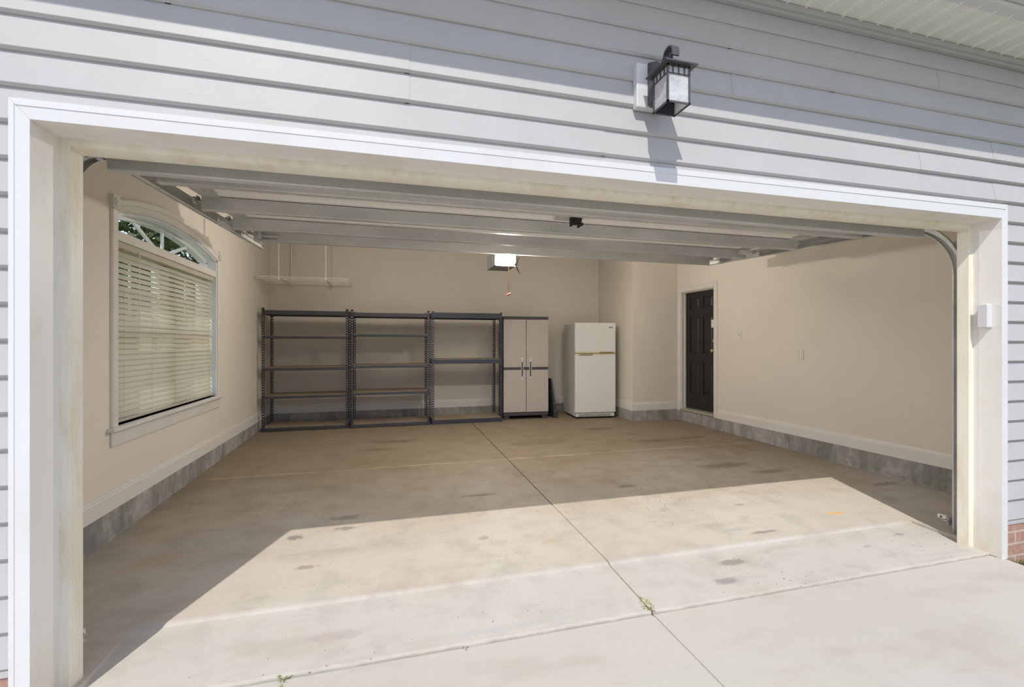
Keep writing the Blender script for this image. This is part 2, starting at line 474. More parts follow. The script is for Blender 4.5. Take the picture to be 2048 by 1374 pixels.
mb.box(-2.1, -1.25, 1.984, 2.0, .205, .227); mb.box(3.776, 7.2, 1.984, 2.0, .205, .227)
struct('wall_front', mb, M['siding'])
mb = MB()
for x0, x1, z0, z1 in ((-1.93, -1.2, .2, 3.3), (3.735, 7.2, .2, 3.3), (-1.2, 3.735, 2.15, 3.3)):
    mb.box(x0, x1, 2.0, 2.17, z0, z1)
struct('wall_inner_front', mb, M['wall'])
mb = MB()
mb.box(-2.1, -1.215, 1.99, 2.17, -.3, .205); mb.box(3.75, 7.2, 1.99, 2.17, -.3, .205)
struct('wall_brick_base', mb, M['brick'])

# white casing: left, right, header with mitred corners
zi = lambda x: 2.1396 + .010 * (x + 1.2) / 4.93
zo = lambda x: 2.206 + .030 * (x + 1.25) / 5.03
def side_trim(name, xi, xo, zi_, zo_, zb):
    w = xo - xi
    P = [(0, 2.0), (0, 1.974), (.70, 1.972), (.74, 1.9695), (1.0, 1.9695), (1.0, 2.0)]
    mb = MB().loft([[(xi + w * u, y, zb) for u, y in P], [(xi + w * u, y, zi_ + (zo_ - zi_) * u - .0008) for u, y in P]])
    return struct(name, mb, M['trim'])
side_trim('trim_1', -1.199, -1.256, zi(-1.2), zo(-1.25), .0)
side_trim('trim_2', 3.734, 3.780, zi(3.73), zo(3.78), .0)
P = [(0, 2.0), (0, 1.974), (.62, 1.972), (.66, 1.9695), (1.0, 1.9695), (1.0, 2.0)]
mb = MB().loft([[(-1.199 - .057 * u, y, zi(-1.2) + (zo(-1.25) - zi(-1.2)) * u) for u, y in P],
                [(3.734 + .046 * u, y, zi(3.73) + (zo(3.78) - zi(3.73)) * u) for u, y in P]])
struct('trim_3', mb, M['trim'])
# jamb returns
mb = MB()
mb.box(-1.22, -1.1984, 1.9752, 2.19, .0, 2.14)
struct('trim_4', mb, M['jamb'])
struct('trim_5', MB().box(3.7334, 3.755, 1.9752, 2.19, .004, 2.149), M['jamb'])
struct('trim_6', MB().hexa([(-1.199, 1.9752, zi(-1.2) - .0006), (3.734, 1.9752, zi(3.73) - .0006), (3.734, 2.19, zi(3.73) - .0006), (-1.199, 2.19, zi(-1.2) - .0006),
                            (-1.199, 1.9752, 2.17), (3.734, 1.9752, 2.17), (3.734, 2.19, 2.17), (-1.199, 2.19, 2.17)]), M['jamb'])
# door stops, slightly rounded seal profile
def stop_ring(u0, sgn, z):
    pr = [(0, 2.12), (.030, 2.122), (.034, 2.126), (.037, 2.150), (.041, 2.180), (.041, 2.186), (0, 2.186)]
    return [(u0 + sgn * a, y, z) for a, y in pr]
struct('trim_7', MB().loft([stop_ring(-1.199, 1, .014), stop_ring(-1.199, 1, 2.139)]), M['stop'])
struct('trim_8', MB().loft([stop_ring(3.734, -1, .016), stop_ring(3.734, -1, 2.148)]), M['stop'])
pr = [(0, 2.12), (-.012, 2.121), (-.026, 2.128), (-.034, 2.145), (-.040, 2.180), (-.040, 2.186), (0, 2.186)]
struct('trim_9', MB().loft([[(-1.199, y, zi(-1.2) + a) for a, y in pr], [(3.734, y, zi(3.73) + a) for a, y in pr]]), M['stop'], smooth=True)

# soffit, fascia frame and gutter
mb = MB()
mb.box(-2.4, 7.5, 1.70, 1.985, 3.166, 3.19)
x = -2.4
while x < 7.5:
    xx = math.floor(x / .127) * .127
    mb.box(xx, xx + .010, 1.70, 1.975, 3.158, 3.168)
    x += .127
struct('ceiling_soffit', mb, M['soffit'])
mb = MB().loft([[(xx, y, z) for y, z in ((1.72, 3.160), (1.665, 3.160), (1.655, 3.170), (1.655, 3.36), (1.72, 3.36))] for xx in (-2.4, 7.5)])
struct('trim_10', mb, M['trim'])
g = thing('gutter', 'grey metal rain gutter running along the eave above the siding', 'gutter', (2.5, 1.6, 3.18))
pg = [(1.652, 3.30), (1.652, 3.178), (1.545, 3.178), (1.520, 3.20), (1.475, 3.265), (1.468, 3.275), (1.468, 3.30)]
mb = MB().loft([[(xx - 2.5, y - 1.6, z - 3.18) for y, z in pg] for xx in (-2.4, 7.5)])
build('trough', mb, M['gutter'], g)
# roof plane and ceiling
mb = MB()
mb.hexa([(-1.96, 1.50, 3.34), (7.6, 1.50, 3.34), (7.6, 8.6, 5.2), (-1.96, 8.6, 5.2), (-1.96, 1.50, 3.36), (7.6, 1.50, 3.36), (7.6, 8.6, 5.26), (-1.96, 8.6, 5.26)])
struct('roof', mb, simple('shingle_grey', (.14, .13, .12), .95, 0, .4, 40, .2))
CZ = 3.00
struct('ceiling', MB().box(-1.93, 4.95, 2.17, 8.05, CZ, CZ + .15), M['ceiling'])

for lx, ly in FILLS:  # made-up holders for the added fill lamps, out of view
    struct('fill_lampholder', MB().tube([(lx, ly, 3.0), (lx, ly, 2.985), (lx, ly, 2.96), (lx, ly, 2.945)], [.06, .06, .04, .03], 20), M['white'])

# ---------------------------------------------------------------- setting: interior walls
def RW(x, y, z):              # right wall frame: x = depth behind the wall plane, y kept
    a = .0265
    return (4.66 + (6.64 - y) * a + x, y + x * a, z)
# left wall with arched opening
WY0, WY1, WZ0 = 3.700, 5.590, .800
def arc(y, zs=2.245, rise=.123, yc=4.645, hw=.945):
    R = (hw * hw + rise * rise) / (2 * rise)
    d = min(abs(y - yc), hw)
    return zs + math.sqrt(max(R * R - d * d, 0)) - (R - rise)
mb = MB()
mb.box(-1.93, XL, 2.17, WY0, .26, CZ); mb.box(-1.93, XL, WY1, 8.03, .26, CZ); mb.box(-1.93, XL, WY0, WY1, .26, WZ0)
n = 24
for i in range(n):
    ya = WY0 + (WY1 - WY0) * i / n; yb_ = WY0 + (WY1 - WY0) * (i + 1) / n
    mb.hexa([(-1.93, ya, arc(ya)), (XL, ya, arc(ya)), (XL, yb_, arc(yb_)), (-1.93, yb_, arc(yb_)),
             (-1.93, ya, CZ), (XL, ya, CZ), (XL, yb_, CZ), (-1.93, yb_, CZ)])
struct('wall_left', mb, M['wall'])
struct('wall_back', MB().box(-1.93, 3.98, YB, YB + .15, .27, CZ), M['wall'])
struct('wall_alcove_side', MB().box(3.83, 3.98, 6.64, YB, .275, CZ), M['wall'])
struct('wall_alcove_front', MB().box(3.98, 4.90, 6.64, 6.79, .275, CZ), M['wall'])
DY0, DY1, DZ0, DZ1 = 5.774, 6.545, .300, 2.210
mb = MB(RW)
mb.box(0, .15, 2.15, DY0, .262, CZ); mb.box(0, .15, DY1, 6.66, .262, CZ); mb.box(0, .15, DY0, DY1, DZ1, CZ)
struct('wall_right', mb, M['wall'])
# exposed foundation blocks
struct('wall_foundation_left', MB().box(-1.93, XL + .012, 2.17, 8.03, -.1, .256), M['block'])
struct('wall_foundation_back', MB().box(XL, 3.98, YB - .012, YB + .15, .0, .268), M['block'])
struct('wall_foundation_alcove', MB().box(3.818, 3.98, 6.628, YB, .0, .275).box(3.98, 4.9, 6.628, 6.79, .0, .275), M['block'])
struct('wall_foundation_right', MB(RW).box(-.012, .15, 2.15, 6.66, -.1, .262), M['block'])
struct('wall_foundation_front', MB().box(3.75, 4.8, 2.17, 2.20, -.1, .26).box(-1.775, -1.215, 2.17, 2.20, -.1, .26), M['block'])
struct('wall_return_right', MB().box(3.755, 4.85, 2.17, 2.19, .26, CZ), M['wall'])
# baseboards: flat board with a bead on top
bp = [(0, .0), (.016, .0), (.016, .098), (.011, .104), (.011, .112), (.006, .130), (0, .130)]
def bb(name, fn, a, b, z):
    mb = MB().loft([[fn(u, a, z + h) for u, h in bp], [fn(u, b, z + h) for u, h in bp]])
    struct(name, mb, M['base'])
bb('baseboard_left', lambda u, s, z: (XL + u, s, z), 2.17, YB, .254)
bb('baseboard_back', lambda u, s, z: (s, YB - u, z), XL, 3.83, .266)
bb('baseboard_alcove_side', lambda u, s, z: (3.83 - u, s, z), 6.64, YB, .272)
bb('baseboard_alcove_front', lambda u, s, z: (s, 6.64 - u, z), 3.815, 4.655, .272)
bb('baseboard_right', lambda u, s, z: RW(-u, s, z), 2.2, 5.70, .260)

# ---------------------------------------------------------------- window on the left wall
win = thing('window_1', 'x', 'x', (XL, 4.645, .80))
del win['label'], win['category']; win['kind'] = 'structure'
WX, WYc, WZc = XL, 4.645, .80
L = lambda x, y, z: (x - WX, y - WYc, z - WZc)
# casing sides with stepped profile
def cas(mb, ya, yb_, z0, z1):
    s = 1 if yb_ > ya else -1
    pr = [(0, 0), (.013, 0), (.016, .15), (.016, .45), (.021, .5), (.021, .93), (.014, 1), (0, 1)]
    mb.loft([[L(XL + u, ya + (yb_ - ya) * w, z) for u, w in pr] for z in (z0, z1)])
mb = MB(); cas(mb, 3.700, 3.625, .80, 2.260); build('casing', mb, M['casing'], win)
mb = MB(); cas(mb, 5.590, 5.665, .80, 2.250); build('casing', mb, M['casing'], win)
mb = MB(); rings = []
for i in range(33):
    y = 3.66 + (5.63 - 3.66) * i / 32
    za = arc(min(max(y, WY0), WY1)); 
    zb_ = za + .098 + .012 * sin(pi * i / 32)
    pr = [(0, 0), (.013, 0), (.016, .12), (.016, .5), (.022, .56), (.022, .90), (.014, 1), (0, 1)]
    rings.append([L(XL + u, y, za + (zb_ - za) * w) for u, w in pr])
mb.loft(rings); build('arched_casing', mb, M['casing'], win)
for y0, z0 in ((3.620, 2.262), (5.600, 2.262)):
    mb = MB(); mb.box(*(XL - WX, XL + .027 - WX), y0 - WYc, y0 + .078 - WYc, z0 - WZc, z0 + .092 - WZc)
    mb.cyl(L(XL + .027, y0 + .039, z0 + .046), L(XL + .031, y0 + .039, z0 + .046), .030, 20)
    mb.cyl(L(XL + .031, y0 + .039, z0 + .046), L(XL + .034, y0 + .039, z0 + .046), .014, 16)
    build('corner_block', mb, M['casing'], win)
mb = MB().box(-.155, .045, 3.59 - WYc, 5.70 - WYc, -.028, .0)
build('stool', mb, M['casing'], win, bevel=.006)
build('apron_board', MB().box(0, .016, 3.625 - WYc, 5.665 - WYc, -.128, -.028), M['casing'], win, bevel=.004)
# reveals
mb = MB().box(-.155, .002, WY0 - WYc, WY0 + .014 - WYc, 0, 1.45).box(-.155, .002, WY1 - .014 - WYc, WY1 - WYc, 0, 1.45)
rings = []
for i in range(25):
    y = WY0 + (WY1 - WY0) * i / 24; z = arc(y)
    rings.append([L(XL - .155, y, z), L(XL + .002, y, z), L(XL + .002, y, z - .014), L(XL - .155, y, z - .014)])
mb.loft(rings); build('reveal_lining', mb, M['sash'], win)
# transom bar between arch light and the sashes
build('transom', MB().box(-.150, -.002, WY0 + .014 - WYc, WY1 - .014 - WYc, 1.270, 1.335), M['casing'], win, bevel=.004)
# arch light: frame, glass, sunburst bars
mb = MB(); rings = []
ya_, yb2 = WY0 + .014, WY1 - .014
for i in range(25):
    y = ya_ + (yb2 - ya_) * i / 24; z = arc(y) - .014
    rings.append([L(XL - .150, y, z), L(XL - .085, y, z), L(XL - .085, y, z - .030), L(XL - .150, y, z - .030)])
mb.loft(rings)
mb.box(-.150, -.085, ya_ - WYc, ya_ + .03 - WYc, 1.33, 1.42).box(-.150, -.085, yb2 - .03 - WYc, yb2 - WYc, 1.33, 1.42)
build('arch_frame', mb, M['sash'], win)
mb = MB()
for dy0, dy1 in ((-.06, -.50), (0.0, 0.0), (.06, .50)):
    a = Vector(L(XL - .118, 4.645 + dy0, 2.135)); b = Vector(L(XL - .118, 4.645 + dy1, arc(4.645 + dy1) - .03))
    d = (b - a).normalized(); n_ = Vector((1, 0, 0)).cross(d) * .013; xx = Vector((.008, 0, 0))
    mb.loft([[a - n_ - xx, a + n_ - xx, a + n_ + xx, a - n_ + xx], [b - n_ - xx, b + n_ - xx, b + n_ + xx, b - n_ + xx]])
build('muntin', mb, M['sash'], win)
mb = MB()
pts = [L(XL - .118, ya_, 2.13)] + [L(XL - .118, ya_ + (yb2 - ya_) * i / 24, arc(ya_ + (yb2 - ya_) * i / 24) - .02) for i in range(25)] + [L(XL - .118, yb2, 2.13)]
mb.add(pts, [tuple(range(len(pts)))]); build('pane', mb, M['glass'], win)
# two double-hung sash units
mb = MB()
fr = lambda y0, y1, z0, z1, x0=-.150, x1=-.100: mb.box(x0, x1, y0 - WYc, y1 - WYc, z0 - WZc, z1 - WZc)
fr(ya_, ya_ + .08, .80, 2.07, -.165); fr(yb2 - .08, yb2, .80, 2.07, -.165); fr(4.56, 4.73, .80, 2.07, -.165); fr(ya_, yb2, .80, .88); fr(ya_, yb2, 2.00, 2.07)
fr(ya_, yb2, 1.39, 1.47, -.150, -.095)
for yy in (4.15, 5.14):
    fr(yy - .009, yy + .009, 1.46, 2.02, -.135, -.120)
fr(ya_, yb2, 1.73, 1.748, -.135, -.120)
build('sash_frame', mb, M['sash'], win)
for a, b in ((ya_ + .05, 4.60), (4.69, yb2 - .05)):
    for z0, z1 in ((.86, 1.41), (1.46, 2.02)):
        xg = XL - .128
        build('pane', MB().quad(L(xg, a, z0), L(xg, b, z0), L(xg, b, z1), L(xg, a, z1)), M['glass'], win)

# blind
bl = thing('window_blind', 'wide cream horizontal slat blind lowered inside the arched window', 'blind', (XL - .045, 4.645, 2.07))
BL0, BL1 = -.915, .915
build('headrail', MB().box(-.028, .028, BL0, BL1, -.045, -.002), M['slat'], bl)
mb = MB(); random.seed(11)
N = 29; pitch = .0405
for i in range(N):
    z = -.075 - pitch * i
    ang = radians(55 + 3 * min(1, i / 20.0) + random.uniform(-.8, .8))
    wv = .0255; seg = 12; rings = []
    for j in range(seg + 1):
        y = BL0 + .004 + (BL1 - BL0 - .008) * j / seg
        sag = .0012 * sin(pi * ((j * 4.0 / seg) % 1.0)) + random.uniform(-.0004, .0004)
        ring = []
        for (u, h) in ((-1, 0), (-.5, .0012), (0, .0016), (.5, .0012), (1, 0)):
            px = u * wv; ring.append((px * cos(ang) + h * sin(ang), y, z - sag - px * sin(ang) + h * cos(ang)))
        rings.append(ring)
    mb.loft(rings, cap=False, closed=False)
build('slats', mb, M['slat'], bl, smooth=True)
zb_ = -.075 - pitch * N
build('bottom_rail', MB().box(-.024, .024, BL0, BL1, zb_ - .010, zb_ + .008), M['slat'], bl, bevel=.004)
mb = MB()
for y in (-.80, -.40, 0, .40, .80):
    for dx in (-.022, .022):
        mb.tube([(dx, y, -.04), (dx, y, zb_)], .0011, 5)
build('ladder_cord', mb, M['slat'], bl)
mb = MB().tube([(.034, -.62, -.03), (.036, -.62, -.70)], .003, 6)
build('tilt_wand', mb, M['white'], bl)

# ---------------------------------------------------------------- house door in the right wall
dr = thing('door_1', 'x', 'x', RW(0, 6.16, .30)); del dr['label'], dr['category']; dr['kind'] = 'structure'
o0 = Vector(RW(0, 6.16, .30))
def DW(x, y, z): return tuple(Vector(RW(x, y, z)) - o0)
cp = [(0, 0), (-.012, 0), (-.015, .2), (-.015, .5), (-.020, .56), (-.020, .92), (-.012, 1), (0, 1)]
for ya, yb_ in ((DY0, DY0 - .072), (DY1, DY1 + .072)):
    mb = MB().loft([[DW(u, ya + (yb_ - ya) * w, z + (.0 if z < 1 else .07 * w)) for u, w in cp] for z in (.262, DZ1)])
    build('casing', mb, M['casing'], dr)
mb = MB().loft([[DW(u, y + s * .072 * w, DZ1 + .072 * w) for u, w in cp] for y, s in ((DY0, -1), (DY1, 1))])
build('casing', mb, M['casing'], dr)
mb = MB(DW).box(.0, .15, DY0, DY0 + .018, .30, DZ1).box(0, .15, DY1 - .018, DY1, .30, DZ1).box(0, .15, DY0, DY1, DZ1 - .018, DZ1)
mb.box(.055, .075, DY0 + .018, DY0 + .03, .30, DZ1).box(.055, .075, DY1 - .03, DY1 - .018, .30, DZ1).box(.055, .075, DY0, DY1, DZ1 - .03, DZ1 - .018)
build('jamb', mb, M['casing'], dr)
build('threshold', MB(DW).box(-.02, .14, DY0 - .005, DY1 + .005, .270, .306), M['alu'], dr, bevel=.004)
# six panel slab: stiles/rails with sunk raised panels
mb = MB(DW)
X0, X1 = .080, .122
sy0, sy1 = DY0 + .020, DY1 - .020; wd = sy1 - sy0
cols = [(sy0 + .105, sy0 + wd / 2 - .045), (sy0 + wd / 2 + .045, sy1 - .105)]
rows = [(.56, 1.06), (1.20, 1.80), (1.91, 2.10)]
mb.box(X0 + .010, X1, sy0, sy1, .312, DZ1 - .02)
ys = [sy0, cols[0][0], cols[0][1], cols[1][0], cols[1][1], sy1]
for a, b in ((ys[0], ys[1]), (ys[2], ys[3]), (ys[4], ys[5])): mb.box(X0, X0 + .012, a, b, .312, DZ1 - .02)
zs = [.312, rows[0][0], rows[0][1], rows[1][0], rows[1][1], rows[2][0], rows[2][1], DZ1 - .02]
for c0, c1 in cols:
    for a, b in ((zs[0], zs[1]), (zs[2], zs[3]), (zs[4], zs[5]), (zs[6], zs[7])): mb.box(X0, X0 + .012, c0, c1, a, b)
    for a, b in rows:
        i_ = .022; j_ = .040
        q = lambda x, i: [(x, c0 + i, a + i), (x, c1 - i, a + i), (x, c1 - i, b - i), (x, c0 + i, b - i)]
        mb.loft([q(X0 + .011, i_), q(X0 + .001, j_)])
build('door_slab', mb, M['doorblk'], dr)
hy = sy0 + .065
mb = MB(DW).cyl((X0, hy, 1.25), (X0 - .03, hy, 1.25), .012).tube([(X0 - .03, hy, 1.25), (X0 - .045, hy, 1.25), (X0 - .062, hy, 1.25), (X0 - .07, hy, 1.25)], [.018, .028, .026, .012], 16)
mb.cyl((X0, hy, 1.25), (X0 - .006, hy, 1.25), .032)
build('door_knob', mb, M['brass'], dr, smooth=True)
mb = MB(DW).cyl((X0, hy, 1.40), (X0 - .018, hy, 1.40), .026, 20)
build('deadbolt', mb, M['brass'], dr, smooth=True)
mb = MB(DW).box(X0 - .026, X0, sy0 + .02, sy0 + .115, 1.60, 1.72).box(X0 - .034, X0 - .026, sy0 + .035, sy0 + .10, 1.615, 1.665)
build('chain_guard', mb, M['casing'], dr, bevel=.004)

# ---------------------------------------------------------------- overhead door, raised
od = thing('overhead_garage_door', 'raised sectional garage door with grey metal struts hanging under the ceiling', 'garage door', (1.255, 3.5, 2.3))
OX, OY, OZ = 1.255, 3.5, 2.3
LD = lambda x, y, z: (x - OX, y - OY, z - OZ)
secs = [(2.36, 2.225), (2.86, 2.300), (3.47, 2.331), (4.09, 2.362), (4.74, 2.394)]   # underside of panels
for i in range(4):
    (y0, z0), (y1, z1) = secs[i], secs[i + 1]
    y1 -= .004
    X0_, X1_ = -1.165, 3.675
    mb = MB().hexa([LD(X0_, y0, z0 + .012), LD(X1_, y0, z0 + .012), LD(X1_, y1, z1 + .012), LD(X0_, y1, z1 + .012),
                    LD(X0_, y0, z0 + .050), LD(X1_, y0, z0 + .050), LD(X1_, y1, z1 + .050), LD(X0_, y1, z1 + .050)])
    # shallow steps moulded in the inner skin
    for u0, u1, dz in ((0.0, .16, 0.0), (.84, 1.0, 0.0)):
        ya, yb_ = y0 + (y1 - y0) * u0, y0 + (y1 - y0) * u1
        za, zb2 = z0 + (z1 - z0) * u0, z0 + (z1 - z0) * u1
        mb.hexa([LD(X0_, ya, za), LD(X1_, ya, za), LD(X1_, yb_, zb2), LD(X0_, yb_, zb2),
                 LD(X0_, ya, za + .013), LD(X1_, ya, za + .013), LD(X1_, yb_, zb2 + .013), LD(X0_, yb_, zb2 + .013)])
    p = build('door_section', mb, M['panel'], od)
    for xa, xb in ((X0_ - .004, X0_ + .10), (X1_ - .10, X1_ + .004)):
        m2 = MB().hexa([LD(xa, y0 + .004, z0 - .010), LD(xb, y0 + .004, z0 - .010), LD(xb, y1, z1 - .010), LD(xa, y1, z1 - .010),
                        LD(xa, y0 + .004, z0 + .052), LD(xb, y0 + .004, z0 + .052), LD(xb, y1, z1 + .052), LD(xa, y1, z1 + .052)])
        m2.box(xa - OX + .02, xb - OX - .03, (y0 + y1) / 2 - OY - .09, (y0 + y1) / 2 - OY + .09, (z0 + z1) / 2 - OZ - .014, (z0 + z1) / 2 - OZ)
        build('end_stile', m2, M['galv'], p)
# struts: (y, z bottom, height)
for i, (y, zb2, h) in enumerate(((2.372, 2.113, .090), (2.815, 2.209, .086), (3.415, 2.234, .088), (4.045, 2.262, .090), (4.62, 2.293, .088))):
    t_ = .0022; dpt = .045
    ring = [(y, zb2 + h), (y, zb2 + .006), (y + .004, zb2), (y + dpt, zb2), (y + dpt, zb2 + .014), (y + dpt - t_, zb2 + .014),
            (y + dpt - t_, zb2 + t_), (y + .004 + t_, zb2 + t_), (y + t_, zb2 + .008), (y + t_, zb2 + h - t_), (y + dpt, zb2 + h - t_), (y + dpt, zb2 + h)]
    mb = MB().loft([[LD(x, a, b) for a, b in ring] for x in (-1.172, 3.682)])
    s_ = build('strut', mb, M['galv'], od)
    mb = MB()
    for xs in (-1.10, -.2, .55, 1.25, 1.95, 2.7, 3.6):
        for dz in (.022, .058):
            mb.cyl(LD(xs, y, zb2 + h - dz), LD(xs, y - .005, zb2 + h - dz), .006, 8)
    build('strut_bolt', mb, M['galv'] if i > 1 else M['galv'], s_)
# hinge and roller brackets along both ends
for sx, X_ in ((-1, -1.185), (1, 3.695)):
    for (y, z) in ((2.44, 2.20), (2.88, 2.285), (3.48, 2.317), (4.10, 2.349), (4.66, 2.375)):
        mb = MB().box(X_ - .028 - OX, X_ + .028 - OX, y - .03 - OY, y + .03 - OY, z - .020 - OZ, z - .014 - OZ)
        mb.box(X_ - .028 - OX, X_ - .024 - OX, y - .03 - OY, y + .03 - OY, z - .020 - OZ, z + .02 - OZ)
        mb.box(X_ + .024 - OX, X_ + .028 - OX, y - .03 - OY, y + .03 - OY, z - .020 - OZ, z + .02 - OZ)
        mb.cyl(LD(X_ - .03 * sx, y, z - .006), LD(X_ + .055 * sx, y, z - .006), .006, 10)
        b_ = build('hinge_bracket', mb, M['galv'], od)
        mb = MB().cyl(LD(X_ + .040 * sx, y, z - .006), LD(X_ + .055 * sx, y, z - .006), .022, 18)
        build('roller', mb, M['white'], b_)
mb = MB().box(-1.150 - OX, -1.075 - OX, 4.20 - OY, 4.34 - OY, 2.345 - OZ, 2.349 - OZ)
build('warning_label', mb, M['yellow'], od)
# centre lock / pull handle
mb = MB()
mb.loft([[LD(1.33 + a, 3.18, 2.300), LD(1.33 + a, 3.30, 2.305), LD(1.33 + a, 3.30, 2.318), LD(1.33 + a, 3.18, 2.312)] for a in (-.10, .10)])
build('lock_plate', mb, M['galv'], od)
mb = MB().box(.085, .145, -.34, -.24, -.035, .01).box(.060, .075, -.34, -.30, -.065, .0)
mb.tube([LD(1.36, 3.20, 2.262), LD(1.42, 3.20, 2.262), LD(1.42, 3.28, 2.262)], .012, 8)
build('lock_handle', mb, M['black'], od, bevel=.004)
build('tilt_sensor', MB().box(3.57 - OX, 3.71 - OX, 3.985 - OY, 4.04 - OY, 2.300 - OZ, 2.345 - OZ), M['white'], od, bevel=.006)
mb = MB().box(-1.13 - OX, -.98 - OX, 4.60 - OY, 4.64 - OY, 2.300 - OZ, 2.305 - OZ).box(-1.13 - OX, -1.10 - OX, 4.58 - OY, 4.62 - OY, 2.30 - OZ, 2.38 - OZ)
mb.cyl(LD(-1.10, 4.59, 2.335), LD(-.96, 4.59, 2.335), .010, 10)
build('top_fixture', mb, M['galv'], od)

# tracks
def track(X_, sx, yend, label):
    t_ = thing('door_track', label, 'door track', (X_, 2.23, .05))
    T0 = Vector((X_, 2.23, .05))
    path = [(2.235, .03), (2.235, 1.0), (2.235, 1.83)]
    R = .42; zc = 1.83; yc = 2.235 + R
    for k in range(1, 13):
        a = pi / 2 * k / 12
        path.append((yc - R * cos(a), zc + R * sin(a)))
    zt = path[-1][1]
    path.append((yend, zt + (yend - yc) * .045))
    mb = MB(); rings = []
    for i, (y, z) in enumerate(path):
        a = path[max(i - 1, 0)]; b = path[min(i + 1, len(path) - 1)]
        d = Vector((0, b[0] - a[0], b[1] - a[1])).normalized(); nrm = Vector((0, -d.z, d.y))
        P0 = Vector((X_, y, z)) - T0
        ring = []
        for (u, w) in ((-.026, -.012), (-.026, .016), (.026, .016), (.026, -.012), (.023, -.012), (.023, .013), (-.023, .013), (-.023, -.012)):
            ring.append(P0 + nrm * u + Vector((w * sx, 0, 0)))
        rings.append(ring)
    mb.loft(rings); build('rail', mb, M['galv'], t_)
    # angle iron: along the vertical leg and over the horizontal run
    mb = MB()
    xa = X_ + .018 * sx; 
    mb.box(*sorted((xa - X_, xa + .003 * sx - X_)), -.055, .055, .02, 2.02)
    mb.box(*sorted((xa - X_, xa + .05 * sx - X_)), -.056, -.052, .02, 2.02)
    build('wall_angle', mb, M['galv'], t_)
    mb = MB()
    zq = lambda y: zt + (y - yc) * .045
    ya, yb_ = yc - .05, yend
    pr = [(.018, -.030), (.018, .058), (.021, .058), (.021, -.030)]
    mb.loft([[(w * sx, y - 2.23, zq(y) + h - .05) for w, h in pr] for y in (ya, yb_)])
    pr = [(.018, .055), (.050, .055), (.050, .058), (.018, .058)]
    mb.loft([[(w * sx, y - 2.23, zq(y) + h - .05) for w, h in pr] for y in (ya, yb_)])
    build('track_angle', mb, M['galv'], t_)
    for y in (3.3, yend - .12):
        mb = MB().box(*sorted((.022 * sx, .026 * sx)), y - 2.245, y - 2.215, zq(y) - .05, CZ - .05)
        build('hanger_strap', mb, M['galv'], t_)
    for z in (.5, 1.15, 1.7):
        mb = MB().box(*sorted((.016 * sx, .024 * sx)), -.05, .04, z - .03, z + .03)
        mb.cyl((.014 * sx, .0, z), (.004 * sx, .0, z), .007, 8)
        build('bracket', mb, M['galv'], t_)
track(-1.255, -1, 5.30, 'left steel door track curving overhead beside the arched window wall')
track(3.795, 1, 4.82, 'right steel door track rising beside the right jamb and curving overhead')
# photo eyes
for X_, sx, lab in ((-1.262, 1, 'small safety sensor low beside the left door track'), (3.825, -1, 'small grey safety sensor low beside the right door track')):
    t_ = thing('safety_sensor', lab, 'sensor', (X_, 2.30, .11))
    build('bracket', MB().box(*sorted((0, -.10 * sx * -1)), .0, .003, -.02, .02) if False else MB().box(-.03, .03, .0, .04, -.002, .002).box(-.03, .03, .0, .003, -.03, .03), M['galv'], t_)
    build('housing', MB().box(-.014, .014, .02, .075, .004, .030), M['outlet'], t_, bevel=.004)
    build('lens', MB().cyl((.014 * sx, .05, .017), (.017 * sx, .05, .017), .006, 12), M['black'], t_)

# opener
op = thing('door_opener', 'white garage door opener motor unit hanging beyond the raised door', 'opener', (1.265, 5.08, 2.22))
mb = MB().box(-.115, .115, -.10, .22, .012, .17); build('housing', mb, M['lens'], op, bevel=.012)
mb = MB(); rings = []
for xx in (-.108, .108):
    rings.append([(xx, -.10, .165), (xx, -.165, .145), (xx, -.185, .09), (xx, -.165, .03), (xx, -.10, .012)])
mb.loft(rings); build('light_lens', mb, M['lens'], op, smooth=True)
mb = MB().box(-.128, -.110, -.18, .22, .0, .17).box(-.11, .12, -.15, .2, .0, .010); build('side_panel', mb, M['grille'], op, bevel=.005)
ld = bpy.data.lights.new('opener_bulb', 'POINT'); ld.energy = 100; ld.shadow_soft_size = .04; ld.color = (1.0, .95, .87)
lo = bpy.data.objects.new('opener_bulb', ld); COL.objects.link(lo); lo.parent = op; lo.location = (0, -.245, .055)
mb = MB().box(-.016, .016, -2.86, -.05, .262, .292); mb.box(-.03, .03, -.06, .06, .17, .262); build('rail', mb, M['galv'], op)
mb = MB().tube([(.10, .12, .0), (.13, .05, .10), (.15, .0, .20)], .005, 6)
mb2 = MB().loft([[(.125, .05, .13), (.142, .05, .13), (.142, .056, .13), (.125, .056, .13)], [(.215, .05, -.045), (.232, .05, -.045), (.232, .056, -.045), (.215, .056, -.045)]])
mb2.loft([[(.170, .06, .03), (.185, .06, .03), (.185, .064, .03), (.170, .064, .03)], [(.205, .06, .14), (.220, .06, .14), (.220, .064, .14), (.205, .064, .14)]])
build('door_arm', mb2, M['black'], op)
for sx in (-1, 1):
    mb = MB().box(sx * .10 - .014, sx * .10 + .014, .06, .063, .16, CZ - 2.22); build('hanger_strap', mb, M['galv'], op)
rc = thing('release_cord', 'thin red emergency release cord with handle hanging below the opener', 'cord', (1.262, 4.78, 1.885))
build('cord', MB().tube([(0.0, 0, .02), (-.002, 0, .2), (.002, .0, .42), (.0, 0, .50)], .0032, 6), M['cord'], rc)
build('handle', MB().tube([(-.022, 0, -.008), (-.008, 0, .0), (.010, 0, .010), (.022, 0, .016)], [.007, .011, .011, .007], 10), M['red'], rc, smooth=True)

